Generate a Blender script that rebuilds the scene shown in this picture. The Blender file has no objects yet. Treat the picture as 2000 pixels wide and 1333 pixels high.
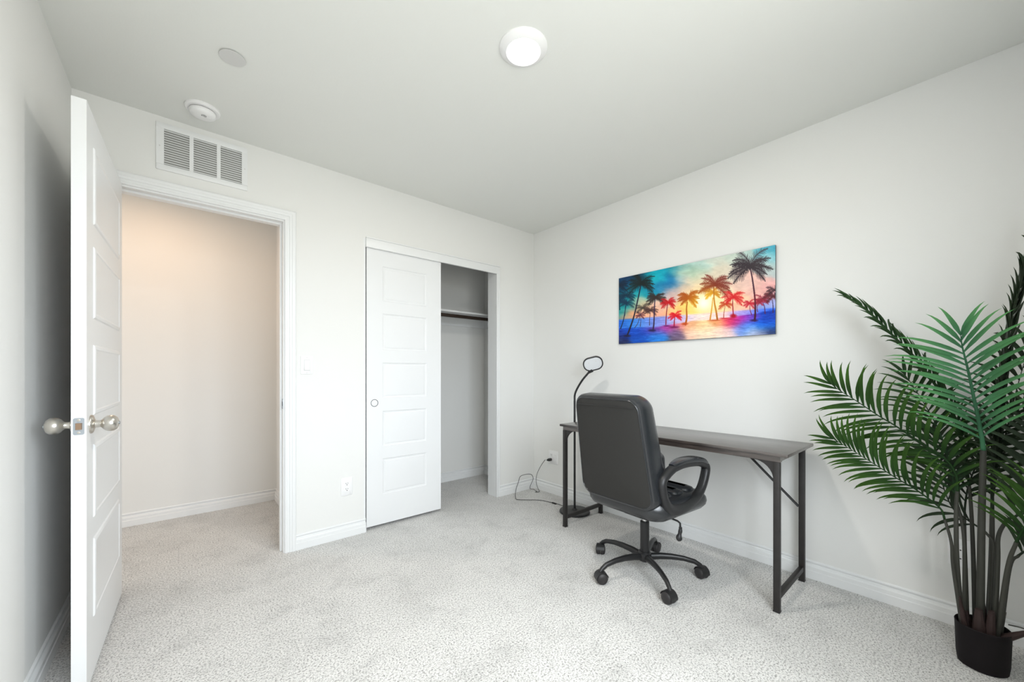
import bpy, bmesh, math, random
import numpy as np
from mathutils import Vector, Matrix
PI = math.pi
S = bpy.context.scene
C = S.collection

# ------------------------------------------------------------------ camera
cam = bpy.data.cameras.new('camera'); cam_o = bpy.data.objects.new('camera', cam); C.objects.link(cam_o)
cam.sensor_width = 36; cam.lens = 758.4/2000*36
cam.shift_y = 61.34/2000
cam.clip_start = .02
cam_o.location = (-2.5866, -2.7197, 1.1079)
cam_o.rotation_euler = (PI/2, 0, -0.704)
S.camera = cam_o

# ------------------------------------------------------------------ light
# overcast sky above the horizon, darker ground below it
wd = bpy.data.worlds.new('sky'); S.world = wd; wd.use_nodes = True
_n = wd.node_tree.nodes; _l = wd.node_tree.links
_tc = _n.new('ShaderNodeTexCoord'); _sp = _n.new('ShaderNodeSeparateXYZ'); _l.new(_tc.outputs['Generated'], _sp.inputs[0])
_mr = _n.new('ShaderNodeMapRange'); _mr.inputs[1].default_value = -1; _mr.inputs[2].default_value = 1; _l.new(_sp.outputs[2], _mr.inputs[0])
_rp = _n.new('ShaderNodeValToRGB'); _e = _rp.color_ramp.elements
_e[0].position = .47; _e[0].color = (.40, .405, .385, 1); _e[1].position = .53; _e[1].color = (.65, .72, .80, 1)
_x = _rp.color_ramp.elements.new(.85); _x.color = (.92, .97, 1.0, 1)
_l.new(_mr.outputs[0], _rp.inputs[0]); _l.new(_rp.outputs[0], _n['Background'].inputs[0])
_n['Background'].inputs[1].default_value = 16.6

def area(name, loc, rot, sx, sy, power, col, spread=PI):
    l = bpy.data.lights.new(name, 'AREA'); l.shape = 'RECTANGLE'; l.size = sx; l.size_y = sy
    l.energy = power; l.color = col; l.spread = spread
    o = bpy.data.objects.new(name, l); C.objects.link(o); o.location = loc; o.rotation_euler = rot
    return o
# daylight through the window behind the camera
portal = area('window_portal', (-1.93, -3.16, 1.41), (PI/2, 0, 0), 1.26, 1.38, 1, (1, 1, 1)); portal.data.cycles.is_portal = True
# hall ceiling lamp (warm)
lh = bpy.data.lights.new('hall_lamp_light', 'AREA'); lh.shape = 'DISK'; lh.size = .16; lh.energy = 4.6; lh.color = (1, .64, .40)
lo = bpy.data.objects.new('hall_lamp_light', lh); C.objects.link(lo); lo.location = (-2.75, .60, 2.40)
# unseen fill light in front of the hall's closed left end
area('hall_fill', (-4.2, .66, 1.3), (PI/2, 0, -PI/2), 1.0, 1.9, 8, (1, .96, .92))

S.view_settings.view_transform = 'Standard'
S.view_settings.look = 'None'
S.view_settings.gamma = 1
S.view_settings.use_curve_mapping = False
S.view_settings.exposure = 0.05

# ------------------------------------------------------------------ materials
def s2l(c):
    return tuple(((x/12.92) if x <= .04045 else ((x+.055)/1.055)**2.4) for x in c)
def rgb(r, g, b): return s2l((r/255, g/255, b/255)) + (1,)

def mat(name, col, rough=.5, metal=0, spec=.5, bump=None, var=None, emit=None, coat=0):
    m = bpy.data.materials.new(name); m.use_nodes = True
    n = m.node_tree.nodes; l = m.node_tree.links; b = n['Principled BSDF']
    b.inputs['Base Color'].default_value = col; b.inputs['Roughness'].default_value = rough
    b.inputs['Metallic'].default_value = metal; b.inputs['Specular IOR Level'].default_value = spec
    b.inputs['Coat Weight'].default_value = coat
    tc = n.new('ShaderNodeTexCoord')
    if var:      # (scale, amount, stretch)
        sc, am, st = var
        mp = n.new('ShaderNodeMapping'); mp.inputs['Scale'].default_value = st
        l.new(tc.outputs['Object'], mp.inputs[0])
        ns = n.new('ShaderNodeTexNoise'); ns.inputs['Scale'].default_value = sc; ns.inputs['Detail'].default_value = 5
        l.new(mp.outputs[0], ns.inputs['Vector'])
        mx = n.new('ShaderNodeMixRGB'); mx.blend_type = 'MULTIPLY'; mx.inputs[0].default_value = 1
        rp = n.new('ShaderNodeValToRGB'); rp.color_ramp.elements[0].position = .3; rp.color_ramp.elements[1].position = .7
        lo_ = 1-am; rp.color_ramp.elements[0].color = (lo_, lo_, lo_, 1); rp.color_ramp.elements[1].color = (1, 1, 1, 1)
        l.new(ns.outputs[0], rp.inputs[0]); mx.inputs[1].default_value = col; l.new(rp.outputs[0], mx.inputs[2])
        l.new(mx.outputs[0], b.inputs['Base Color'])
    if bump:     # (scale, strength, distance)
        ns = n.new('ShaderNodeTexNoise'); ns.inputs['Scale'].default_value = bump[0]; ns.inputs['Detail'].default_value = 4
        l.new(tc.outputs['Object'], ns.inputs['Vector'])
        bp = n.new('ShaderNodeBump'); bp.inputs['Strength'].default_value = bump[1]; bp.inputs['Distance'].default_value = bump[2]
        l.new(ns.outputs[0], bp.inputs['Height']); l.new(bp.outputs[0], b.inputs['Normal'])
    if emit:
        b.inputs['Emission Color'].default_value = emit[0]; b.inputs['Emission Strength'].default_value = emit[1]
    return m

M = {}
M['wall'] = mat('wall_paint', (.82, .82, .80, 1), .85, spec=.2, bump=(160, .12, .002))
M['ceil'] = mat('ceiling_paint', (.80, .81, .78, 1), .9, spec=.2, bump=(140, .12, .002))
M['trim'] = mat('trim_paint', (.83, .84, .84, 1), .35, spec=.4)
M['door'] = mat('door_paint', (.83, .84, .845, 1), .32, spec=.4)
M['plastic'] = mat('white_plastic', (.87, .87, .87, 1), .3)
M['plasticgrey'] = mat('ceiling_cover_grey', (.66, .66, .65, 1), .5)
M['slot'] = mat('dark_slot', (.03, .03, .03, 1), .6)
M['nickel'] = mat('satin_nickel', (.62, .59, .54, 1), .28, metal=1)
M['steel'] = mat('latch_steel', (.42, .45, .48, 1), .4, metal=1)
M['brass'] = mat('latch_bolt_brass', (.30, .20, .13, 1), .5, metal=.6)
M['blackmetal'] = mat('black_metal', (.012, .012, .013, 1), .38, spec=.5)
M['deskmetal'] = mat('desk_frame_metal', (.022, .019, .018, 1), .5, var=(30, .3, (1, 1, 1)))
M['leather'] = mat('black_leather', (.016, .018, .021, 1), .27, spec=.75, bump=(220, .25, .0015))
M['backfabric'] = mat('chair_back_vinyl', (.030, .029, .027, 1), .65, spec=.25, bump=(400, .15, .001))
M['blackplastic'] = mat('black_plastic', (.016, .016, .017, 1), .42, bump=(500, .08, .0005))
M['caster'] = mat('caster_nylon', (.022, .020, .021, 1), .5)
M['lens'] = mat('lamp_lens', (.9, .9, .9, 1), .4, emit=((1, .96, .90, 1), 9))
M['diffuser'] = mat('lamp_diffuser', (.72, .74, .76, 1), .25)
M['rod'] = mat('closet_rod_bronze', (.045, .03, .022, 1), .4, metal=.4)
M['pot'] = mat('pot_plastic', (.008, .006, .007, 1), .7, spec=.2)
M['soil'] = mat('pot_filler', (.02, .015, .012, 1), .9, bump=(60, .8, .01))
M['stem'] = mat('palm_stem', (.046, .046, .036, 1), .6, var=(26, .45, (1, 1, .08)), bump=(40, .3, .003))
M['husk'] = mat('palm_husk', (.036, .017, .015, 1), .75, var=(30, .4, (1, 1, .2)))
M['mullion'] = mat('window_vinyl', (.85, .86, .86, 1), .4)

# desk wood
def wood():
    m = mat('dark_wood', (.06, .048, .04, 1), .30, spec=.8, coat=.6)
    m.node_tree.nodes['Principled BSDF'].inputs['Coat Roughness'].default_value = .22
    n = m.node_tree.nodes; l = m.node_tree.links; b = n['Principled BSDF']
    tc = n.new('ShaderNodeTexCoord'); mp = n.new('ShaderNodeMapping'); mp.inputs['Scale'].default_value = (14, 1.2, 14)
    l.new(tc.outputs['Object'], mp.inputs[0])
    ns = n.new('ShaderNodeTexNoise'); ns.inputs['Scale'].default_value = 5; ns.inputs['Detail'].default_value = 8; ns.inputs['Distortion'].default_value = .6
    l.new(mp.outputs[0], ns.inputs['Vector'])
    rp = n.new('ShaderNodeValToRGB')
    e = rp.color_ramp.elements; e[0].position = .32; e[0].color = (.022, .017, .015, 1); e[1].position = .68; e[1].color = (.075, .058, .050, 1)
    l.new(ns.outputs[0], rp.inputs[0]); l.new(rp.outputs[0], b.inputs['Base Color'])
    return m
M['wood'] = wood()

def carpet():
    m = mat('carpet', (.55, .54, .52, 1), .95, spec=.1)
    n = m.node_tree.nodes; l = m.node_tree.links; b = n['Principled BSDF']
    tc = n.new('ShaderNodeTexCoord')
    def noise(sc, det, ro=.6):
        x = n.new('ShaderNodeTexNoise'); x.inputs['Scale'].default_value = sc; x.inputs['Detail'].default_value = det
        x.inputs['Roughness'].default_value = ro; l.new(tc.outputs['Object'], x.inputs['Vector']); return x
    def ramp(src, p0, c0, p1, c1):
        r = n.new('ShaderNodeValToRGB'); e = r.color_ramp.elements
        e[0].position = p0; e[0].color = c0; e[1].position = p1; e[1].color = c1; l.new(src.outputs[0], r.inputs[0]); return r
    fine = noise(135, 2.2, .9)
    r1 = ramp(fine, .33, (.17, .165, .155, 1), .53, (.80, .79, .77, 1))  # dark end of the ramp paints the shade between tufts as specks
    mid = noise(5.5, 5, .7)
    r2 = ramp(mid, .32, (.84, .84, .84, 1), .50, (1, 1, 1, 1))
    big = noise(1.9, 3, .55)
    r3 = ramp(big, .40, (.92, .92, .92, 1), .56, (1, 1, 1, 1))
    mx = n.new('ShaderNodeMixRGB'); mx.blend_type = 'MULTIPLY'; mx.inputs[0].default_value = 1
    mx2 = n.new('ShaderNodeMixRGB'); mx2.blend_type = 'MULTIPLY'; mx2.inputs[0].default_value = 1
    l.new(r1.outputs[0], mx.inputs[1]); l.new(r2.outputs[0], mx.inputs[2])
    l.new(mx.outputs[0], mx2.inputs[1]); l.new(r3.outputs[0], mx2.inputs[2])
    l.new(mx2.outputs[0], b.inputs['Base Color'])
    b.inputs['Sheen Weight'].default_value = .3
    bp = n.new('ShaderNodeBump'); bp.inputs['Strength'].default_value = .8; bp.inputs['Distance'].default_value = .008
    l.new(fine.outputs[0], bp.inputs['Height']); l.new(bp.outputs[0], b.inputs['Normal'])
    return m
M['carpet'] = carpet()

def leafmat(name, base, tip, trans=.25):
    m = bpy.data.materials.new(name); m.use_nodes = True
    n = m.node_tree.nodes; l = m.node_tree.links; b = n['Principled BSDF']
    b.inputs['Roughness'].default_value = .55; b.inputs['Specular IOR Level'].default_value = .22
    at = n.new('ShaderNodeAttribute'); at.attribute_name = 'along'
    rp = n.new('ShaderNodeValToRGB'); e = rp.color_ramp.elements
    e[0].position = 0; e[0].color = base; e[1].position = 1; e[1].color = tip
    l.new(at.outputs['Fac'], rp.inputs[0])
    tc = n.new('ShaderNodeTexCoord'); ns = n.new('ShaderNodeTexNoise'); ns.inputs['Scale'].default_value = 9
    l.new(tc.outputs['Object'], ns.inputs['Vector'])
    r2 = n.new('ShaderNodeValToRGB'); r2.color_ramp.elements[0].position = .35; r2.color_ramp.elements[0].color = (.68, .68, .68, 1)
    r2.color_ramp.elements[1].position = .65
    l.new(ns.outputs[0], r2.inputs[0])
    mx = n.new('ShaderNodeMixRGB'); mx.blend_type = 'MULTIPLY'; mx.inputs[0].default_value = 1
    l.new(rp.outputs[0], mx.inputs[1]); l.new(r2.outputs[0], mx.inputs[2]); l.new(mx.outputs[0], b.inputs['Base Color'])
    tr = n.new('ShaderNodeBsdfTranslucent'); l.new(mx.outputs[0], tr.inputs[0])
    ms = n.new('ShaderNodeMixShader'); ms.inputs[0].default_value = trans
    l.new(b.outputs[0], ms.inputs[1]); l.new(tr.outputs[0], ms.inputs[2]); l.new(ms.outputs[0], n['Material Output'].inputs[0])
    return m
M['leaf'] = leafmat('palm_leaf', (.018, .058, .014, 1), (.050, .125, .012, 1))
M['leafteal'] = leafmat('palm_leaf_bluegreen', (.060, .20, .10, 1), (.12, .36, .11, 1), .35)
M['leafshade'] = leafmat('palm_leaf_shaded', (.022, .036, .020, 1), (.030, .055, .022, 1), .1)  # shaded copy of the leaf green, back-lit darkness put into the colour

# ------------------------------------------------------------------ helpers
def link(name, bm, m, parent=None, smooth=35, mats=None):
    me = bpy.data.meshes.new(name); bmesh.ops.recalc_face_normals(bm, faces=bm.faces[:]); bm.to_mesh(me); bm.free()
    for x in (mats or [m]): me.materials.append(x)
    if smooth:
        me.polygons.foreach_set('use_smooth', [True]*len(me.polygons))
        me.set_sharp_from_angle(angle=math.radians(smooth))
    o = bpy.data.objects.new(name, me); C.objects.link(o)
    if parent: o.parent = parent
    return o
def thing(name, label, cat, loc=(0, 0, 0), rotz=0, group=None, kind=None):
    o = bpy.data.objects.new(name, None); C.objects.link(o); o.empty_display_size = .1
    o.location = loc; o.rotation_euler = (0, 0, rotz)
    if label: o['label'] = label
    if cat: o['category'] = cat
    if group: o['group'] = group
    if kind: o['kind'] = kind
    return o
def tag(o, label, cat=None, group=None, kind=None):
    if label: o['label'] = label
    if cat: o['category'] = cat
    if group: o['group'] = group
    if kind: o['kind'] = kind
    return o
def struct(name, bm, m, label=None, parent=None, smooth=35):
    o = link(name, bm, m, parent, smooth); o['kind'] = 'structure'
    if label: o['label'] = label
    return o
def B(): return bmesh.new()
def box(bm, a, b, bev=0):
    x0, y0, z0 = a; x1, y1, z1 = b
    vs = [bm.verts.new(p) for p in [(x0,y0,z0),(x1,y0,z0),(x1,y1,z0),(x0,y1,z0),(x0,y0,z1),(x1,y0,z1),(x1,y1,z1),(x0,y1,z1)]]
    fs = [bm.faces.new([vs[i] for i in f]) for f in [(0,3,2,1),(4,5,6,7),(0,1,5,4),(1,2,6,5),(2,3,7,6),(3,0,4,7)]]
    if bev:
        es = set(e for f in fs for e in f.edges)
        bmesh.ops.bevel(bm, geom=list(es), offset=bev, segments=2, profile=.5, affect='EDGES')
def frame_of(d):
    d = Vector(d).normalized(); up = Vector((0, 0, 1)) if abs(d.z) < .95 else Vector((1, 0, 0))
    a = d.cross(up).normalized(); return a, a.cross(d).normalized()
def spline(pts, n=8):
    P = [Vector(p) for p in pts]; out = []
    if len(P) < 3: return [P[0].lerp(P[-1], i/n) for i in range(n+1)]
    Q = [2*P[0]-P[1]] + P + [2*P[-1]-P[-2]]
    for i in range(1, len(Q)-2):
        for k in range(n):
            t = k/n; a, b, c, d = Q[i-1], Q[i], Q[i+1], Q[i+2]
            out.append(.5*((2*b)+(c-a)*t+(2*a-5*b+4*c-d)*t*t+(3*b-a-3*c+d)*t**3))
    out.append(P[-1]); return out
def tube(bm, pts, r, seg=10, caps=True, flat=None):
    """r: radius or list of radii; flat: (ru, rv) cross-section"""
    P = [Vector(p) for p in pts]; n = len(P)
    rr = r if isinstance(r, (list, tuple)) else [r]*n
    if len(rr) != n: rr = [rr[0]+(rr[-1]-rr[0])*i/(n-1) for i in range(n)]
    a, b = frame_of(P[1]-P[0]); rings = []
    for i in range(n):
        d = (P[min(i+1, n-1)]-P[max(i-1, 0)]).normalized()
        a = (a-d*a.dot(d)).normalized(); b = d.cross(a)
        ring = []
        for k in range(seg):
            t = 2*PI*k/seg
            ring.append(bm.verts.new(P[i]+(a*math.cos(t)+b*math.sin(t))*rr[i]))
        rings.append(ring)
    for i in range(n-1):
        for k in range(seg):
            bm.faces.new([rings[i][k], rings[i][(k+1)%seg], rings[i+1][(k+1)%seg], rings[i+1][k]])
    if caps: bm.faces.new(rings[0][::-1]); bm.faces.new(rings[-1])
def lathe(bm, prof, seg=32, mtx=None, caps=True):
    """prof: list of (r, z)"""
    mtx = mtx or Matrix(); rings = []
    for r, z in prof:
        rings.append([bm.verts.new(mtx @ Vector((r*math.cos(2*PI*k/seg), r*math.sin(2*PI*k/seg), z))) for k in range(seg)])
    for i in range(len(rings)-1):
        for k in range(seg):
            bm.faces.new([rings[i][k], rings[i][(k+1)%seg], rings[i+1][(k+1)%seg], rings[i+1][k]])
    if caps: bm.faces.new(rings[0][::-1]); bm.faces.new(rings[-1])
def loft(bm, rings, cap0=True, cap1=True):
    R = [[bm.verts.new(p) for p in r] for r in rings]; n = len(R[0])
    for i in range(len(R)-1):
        for k in range(n):
            bm.faces.new([R[i][k], R[i][(k+1)%n], R[i+1][(k+1)%n], R[i+1][k]])
    for c, r in ((cap0, R[0]), (cap1, R[-1])):
        if c: bm.faces.new(r)
def rrect(w, h, r, n=6):
    """rounded rectangle outline centred on 0"""
    out = []
    for cx, cy, a0 in ((w/2-r, h/2-r, 0), (-w/2+r, h/2-r, 90), (-w/2+r, -h/2+r, 180), (w/2-r, -h/2+r, 270)):
        for k in range(n+1):
            a = math.radians(a0+90*k/n); out.append((cx+r*math.cos(a), cy+r*math.sin(a)))
    return out
def prism(bm, outline, d0, d1, f):
    """outline in 2D, f(u,v,d)->3D"""
    loft(bm, [[f(u, v, d0) for u, v in outline], [f(u, v, d1) for u, v in outline]])
def TR(loc, axis_z, axis_x=None):
    z = Vector(axis_z).normalized()
    x = Vector(axis_x).normalized() if axis_x is not None else frame_of(z)[0]
    x = (x-z*x.dot(z)).normalized(); y = z.cross(x)
    m = Matrix((x, y, z)).transposed().to_4x4(); m.translation = Vector(loc); return m

H = 2.44; XL = -2.982; YF = -3.05; T = .115

# ------------------------------------------------------------------ room shell
def boxes(name, lst, m, label=None):
    bm = B()
    for a, b in lst: box(bm, a, b)
    return struct(name, bm, m, label)
boxes('floor', [((-4.5, YF-.12, -.1), (.12, 1.32, 0))], M['carpet'], 'light grey carpet')
boxes('ceiling', [((-4.5, YF-.12, H), (.12, 1.32, H+.1))], M['ceil'], 'white ceiling')
DX0, DX1, DZ = -2.872, -2.115, 2.045            # bedroom door opening
CX0, CX1, CZ = -1.615, -.466, 2.045             # closet opening
boxes('wall_back', [((-4.4, 0, 0), (DX0-.012, T, H)), ((DX0-.012, 0, DZ), (DX1+.012, T, H)), ((DX1+.012, 0, 0), (CX0-.012, T, H)),
                    ((CX0-.012, 0, CZ), (CX1+.012, T, H)), ((CX1+.012, 0, 0), (.1, T, H))], M['wall'], 'white wall with the door and the closet')
boxes('wall_right', [((0, YF-.12, 0), (.12, 0, H))], M['wall'], 'white wall behind the desk')
boxes('wall_left', [((XL-.11, YF-.12, 0), (XL, 0, H))], M['wall'], 'white wall behind the open door')
WX0, WX1, WZ0, WZ1 = -2.56, -1.30, .72, 2.10
boxes('wall_front', [((XL, YF-.12, 0), (WX0, YF, H)), ((WX1, YF-.12, 0), (0, YF, H)), ((WX0, YF-.12, 0), (WX1, YF, WZ0)),
                     ((WX0, YF-.12, WZ1), (WX1, YF, H))], M['wall'])
HX = -1.96
boxes('wall_hall', [((-4.4, 1.2, 0), (HX+.1, 1.3, H))], M['wall'], 'hall wall seen through the doorway')
boxes('wall_hall_right', [((HX, T, 0), (HX+.1, 1.2, H))], M['wall'])
boxes('wall_hall_left', [((-4.4, T, 0), (-4.3, 1.2, H))], M['wall'])
boxes('wall_closet_back', [((HX+.1, .72, 0), (.12, .82, H))], M['wall'])
boxes('wall_closet_right', [((-.06, T, 0), (.12, .72, H))], M['wall'])

# window in the front wall (behind the camera)
wt = thing('window_1', None, None, kind='structure')
bm = B()
for a, b in [((WX0, YF-.09, WZ0), (WX0+.05, YF-.03, WZ1)), ((WX1-.05, YF-.09, WZ0), (WX1, YF-.03, WZ1)),
             ((WX0, YF-.09, WZ0), (WX1, YF-.03, WZ0+.05)), ((WX0, YF-.09, WZ1-.05), (WX1, YF-.03, WZ1)),
             (((WX0+WX1)/2-.025, YF-.09, WZ0+.05), ((WX0+WX1)/2+.025, YF-.03, WZ1-.05))]:
    box(bm, a, b)
link('window_frame', bm, M['mullion'], wt)
bm = B(); box(bm, (WX0-.02, YF-.03, WZ0-.02), (WX1+.02, YF+.03, WZ0), .004); link('window_sill', bm, M['trim'], wt)

# baseboards: profile (depth from wall, height)
BP = [(0, 0), (.016, 0), (.016, .042), (.013, .0445), (.013, .063), (.010, .068), (.003, .071), (.002, .078), (.0065, .083), (.0080, .088), (.0070, .092), (.003, .095), (0, .095)]
def baseboard(name, segs):
    bm = B()
    for (x0, y0), (x1, y1), (nx, ny) in segs:
        loft(bm, [[(x0+nx*d, y0+ny*d, z) for d, z in BP], [(x1+nx*d, y1+ny*d, z) for d, z in BP]])
    return struct(name, bm, M['trim'], smooth=25)
baseboard('baseboard_right', [((0, YF), (0, 0), (-1, 0))])
baseboard('baseboard_back', [((-2.052, 0), (CX0, 0), (0, -1)), ((-.433, 0), (0, 0), (0, -1))])
baseboard('baseboard_left', [((XL, YF), (XL, 0), (1, 0))])
baseboard('baseboard_front', [((XL, YF), (0, YF), (0, 1))])
baseboard('baseboard_hall', [((-4.3, 1.2), (HX, 1.2), (0, -1)), ((HX, T), (HX, 1.2), (-1, 0))])
baseboard('baseboard_closet', [((HX+.1, .72), (-.06, .72), (0, -1)), ((-.06, T), (-.06, .72), (-1, 0))])

# door casing (moulded) around the bedroom door
def casing_profile(w=.063):
    return [(0, 0), (0, .010), (.004, .013), (.010, .013), (.013, .010), (.024, .010), (.027, .014), (.038, .015), (.042, .018), (.054, .019), (.060, .016), (w, .010), (w, 0)]
def casing(name, xi0, xi1, zi, left=True, right=True):
    bm = B(); pr = casing_profile()
    L = []
    path = [((xi0, 0), (-1, 0)), ((xi0, zi), (-1, 1)), ((xi1, zi), (1, 1)), ((xi1, 0), (1, 0))]
    for (x, z), (ox, oz) in path:
        L.append([(x+ox*w, -d, z+oz*w) for w, d in pr])
    loft(bm, L)
    return struct(name, bm, M['trim'], smooth=20)
casing('trim_1', DX0-.006, DX1+.006, DZ-.003)['label'] = 'white moulded casing around the bedroom doorway'
bm = B()      # jambs with stops
box(bm, (DX1, .0, 0), (DX1+.012, T, DZ)); box(bm, (DX0-.012, 0, 0), (DX0, T, DZ)); box(bm, (DX0, 0, DZ-.012), (DX1, T, DZ))
box(bm, (DX1-.011, .040, 0), (DX1, .072, DZ-.012)); box(bm, (DX0, .040, 0), (DX0+.011, .072, DZ-.012)); box(bm, (DX0+.011, .040, DZ-.023), (DX1-.011, .072, DZ-.012))
jamb = struct('trim_2', bm, M['trim'], 'white door jamb with stops')
bm = B(); prism(bm, rrect(.03, .062, .004, 3), 0, .0015, lambda u, v, d: (DX1-.0003-d, .018+u, .914+v)); link('strike_plate', bm, M['steel'], jamb)
bm = B(); prism(bm, rrect(.014, .028, .003, 3), 0, .0006, lambda u, v, d: (DX1-.0018-d, .019+u, .914+v)); link('strike_hole', bm, M['slot'], jamb)

# closet header fascia, right casing and jambs
bm = B()
box(bm, (CX0, -.016, 1.981), (-.433, 0, 2.043), .002); box(bm, (CX0, -.022, 2.043), (-.431, 0, 2.051), .002)
box(bm, (-.466, -.016, 0), (-.445, 0, 1.981), .002); box(bm, (-.445, -.020, 0), (-.433, 0, 2.043), .003)
struct('trim_3', bm, M['trim'], 'white header board and side casing of the closet')
bm = B()
box(bm, (CX1-.0, .0, 0), (CX1+.012, T, CZ)); box(bm, (CX0-.012, 0, 0), (CX0, T, CZ)); box(bm, (CX0, .0, CZ-.012), (CX1, T, CZ))
struct('trim_4', bm, M['trim'], 'white closet jambs')

# ------------------------------------------------------------------ panel doors
def panel_face(bm, W, Hh, cols, rows, f, d):
    """front face of a door: flat sheet with sunken moulded panels. f(u,v,depth); cols: (u0,u1); rows: list of (v0,v1)"""
    us = [0, cols[0], cols[1], W]; vs = [0]
    for a, b in rows: vs += [a, b]
    vs.append(Hh)
    g = [[bm.verts.new(f(u, v, 0)) for v in vs] for u in us]
    for i in range(3):
        for j in range(len(vs)-1):
            if i == 1 and j % 2 == 1:
                u0, u1, v0, v1 = us[1], us[2], vs[j], vs[j+1]
                prev = [g[1][j], g[2][j], g[2][j+1], g[1][j+1]]
                for ins, dep in ((.004, .004), (.010, .006), (.016, .006), (.020, .0035), (.026, .0025)):
                    ring = [bm.verts.new(f(u, v, dep)) for u, v in ((u0+ins, v0+ins), (u1-ins, v0+ins), (u1-ins, v1-ins), (u0+ins, v1-ins))]
                    for k in range(4): bm.faces.new([prev[k], prev[(k+1)%4], ring[(k+1)%4], ring[k]])
                    prev = ring
                bm.faces.new(prev)
            else:
                bm.faces.new([g[i][j], g[i+1][j], g[i+1][j+1], g[i][j+1]])
    return [g[0][0], g[3][0], g[3][-1], g[0][-1]], g
def panel_slab(W, Hh, th, cols, rows, z0=0):
    """door slab in local coords: x 0..W, y 0..th (front face at y=0), z z0.."""
    bm = B()
    _, g1 = panel_face(bm, W, Hh, cols, rows, lambda u, v, d: (u, d, z0+v), 0)
    _, g2 = panel_face(bm, W, Hh, cols, rows, lambda u, v, d: (u, th-d, z0+v), 0)
    def strip(a, b):
        for i in range(len(a)-1): bm.faces.new([a[i], a[i+1], b[i+1], b[i]])
    strip(g1[0], g2[0]); strip(g1[-1], g2[-1])
    strip([c[0] for c in g1], [c[0] for c in g2]); strip([c[-1] for c in g1], [c[-1] for c in g2])
    return bm
ROWS = [(.215, .470), (.560, .812), (.905, 1.160), (1.250, 1.512), (1.600, 1.850)]
ROWS_E = [(.205, .490), (.565, .830), (.935, 1.190), (1.285, 1.545), (1.625, 1.905)]

# bedroom door, open: hinge at (-2.852, -.004), leaf runs toward the camera
dr = thing('door_1', 'white five-panel bedroom door standing open against the left wall', None, (-2.8145, -.004, 0), 0, kind='structure')
dr.rotation_euler = (0, 0, -PI/2-math.radians(1.55))
# local x runs along the leaf (to the free edge), local -y... front face y=0 looks to +X of the room
DW = .768
bm = panel_slab(DW, 2.02, -.036, (.105, DW-.105), ROWS_E, .018)
link('door_leaf', bm, M['door'], dr, 20)
def knob(parent, x, z, side):
    """side +1: sticks out of the face y=0, -1: out of the back"""
    y0 = 0 if side > 0 else -.036
    mt = TR((x, y0, z), (0, side, 0))
    bm = B(); lathe(bm, [(.0, 0), (.033, 0), (.033, .003), (.030, .007), (.020, .010), (.0135, .012), (.0125, .024), (.0150, .028), (.022, .033), (.0275, .041), (.029, .050), (.0275, .059), (.021, .067), (.010, .071), (.0, .0715)], 28, mt, caps=False)
    bmesh.ops.remove_doubles(bm, verts=bm.verts[:], dist=1e-5)
    o = link('door_knob', bm, M['nickel'], parent, 40); o['label'] = 'satin nickel round door knob'
    bm = B(); lathe(bm, [(.006, .0712), (.006, .0735), (.003, .0742)], 14, mt); link('lock_button', bm, M['steel'], o)
    return o
knob(dr, DW-.062, .925, 1); knob(dr, DW-.062, .925, -1)
bm = B(); prism(bm, rrect(.026, .057, .005, 4), 0, .0012, lambda u, v, d: (DW+.0002+d, -.018+u, .925+v))
lp = link('latch_plate', bm, M['steel'], dr); lp['label'] = 'grey steel latch plate'
for s in (-1, 1):
    bm = B(); lathe(bm, [(.0042, 0), (.0042, .0006), (.002, .0009)], 14, TR((DW+.0014, -.018, .925+s*.021), (1, 0, 0))); link('screw', bm, M['nickel'], lp)
bm = B(); prism(bm, [(-.008, -.011), (.008, -.011), (.008, .011), (-.008, .011)], 0, .007, lambda u, v, d: (DW+.0014+d, -.018+u*(1-d*30), .925+v)); link('latch_bolt', bm, M['brass'], lp)
for z in (.2, 1.02, 1.82):
    bm = B(); lathe(bm, [(.006, 0), (.006, .085)], 12, TR((-.004, -.040, z), (0, 0, 1)))
    box(bm, (-.0015, -.034, z), (.0, -.004, z+.085)); link('hinge', bm, M['nickel'], dr)

# closet doors: front leaf and the one parked behind it
def closet_door(name, x0, y0, label):
    d = thing(name, label, None, (x0, y0, 0), kind='structure')
    bm = panel_slab(.589, 1.982, .034, (.115, .589-.125), [(a-.004, b-.004) for a, b in ROWS], .022)
    link('door_leaf', bm, M['door'], d, 20)
    return d
cd1 = closet_door('door_2', CX0+.009, .004, 'white five-panel sliding closet door')
bm = B(); lathe(bm, [(.0265, 0), (.0265, .0015), (.0245, .003), (.0235, .0025), (.0215, -.002), (.0, -.004)], 32, TR((.056, 0, .869+.022), (0, -1, 0)), caps=False)
fp = link('flush_pull', bm, mat('pull_grey', (.16, .165, .17, 1), .45, metal=.35), cd1, 40); fp['label'] = 'round grey flush finger pull'
closet_door('door_3', CX0+.012, .056, 'second sliding closet door parked behind the first')

# closet inside
sh = thing('closet_shelf', 'white closet shelf with a dark hanging rod under it', 'shelf')
bm = B(); box(bm, (HX+.1, .40, 1.672), (-.06, .72, 1.690), .002); link('shelf_board', bm, M['trim'], sh)
bm = B(); box(bm, (HX+.1, .702, 1.585), (-.06, .72, 1.672)); box(bm, (-.078, .40, 1.585), (-.06, .702, 1.672)); link('cleat', bm, M['trim'], sh)
rd = sh
bm = B(); tube(bm, [(HX+.1, .43, 1.642), (-.078, .43, 1.642)], .0165, 16); link('hanging_rod', bm, M['rod'], rd)['label'] = 'dark bronze hanging rod'
bm = B(); tube(bm, spline([(-.80, .43, 1.625), (-.80, .40, 1.60), (-.80, .40, 1.56), (-.80, .43, 1.535)], 6), .009, 10)
box(bm, (-.812, .42, 1.45), (-.788, .700, 1.475)); box(bm, (-.812, .69, 1.40), (-.788, .701, 1.66))
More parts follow.
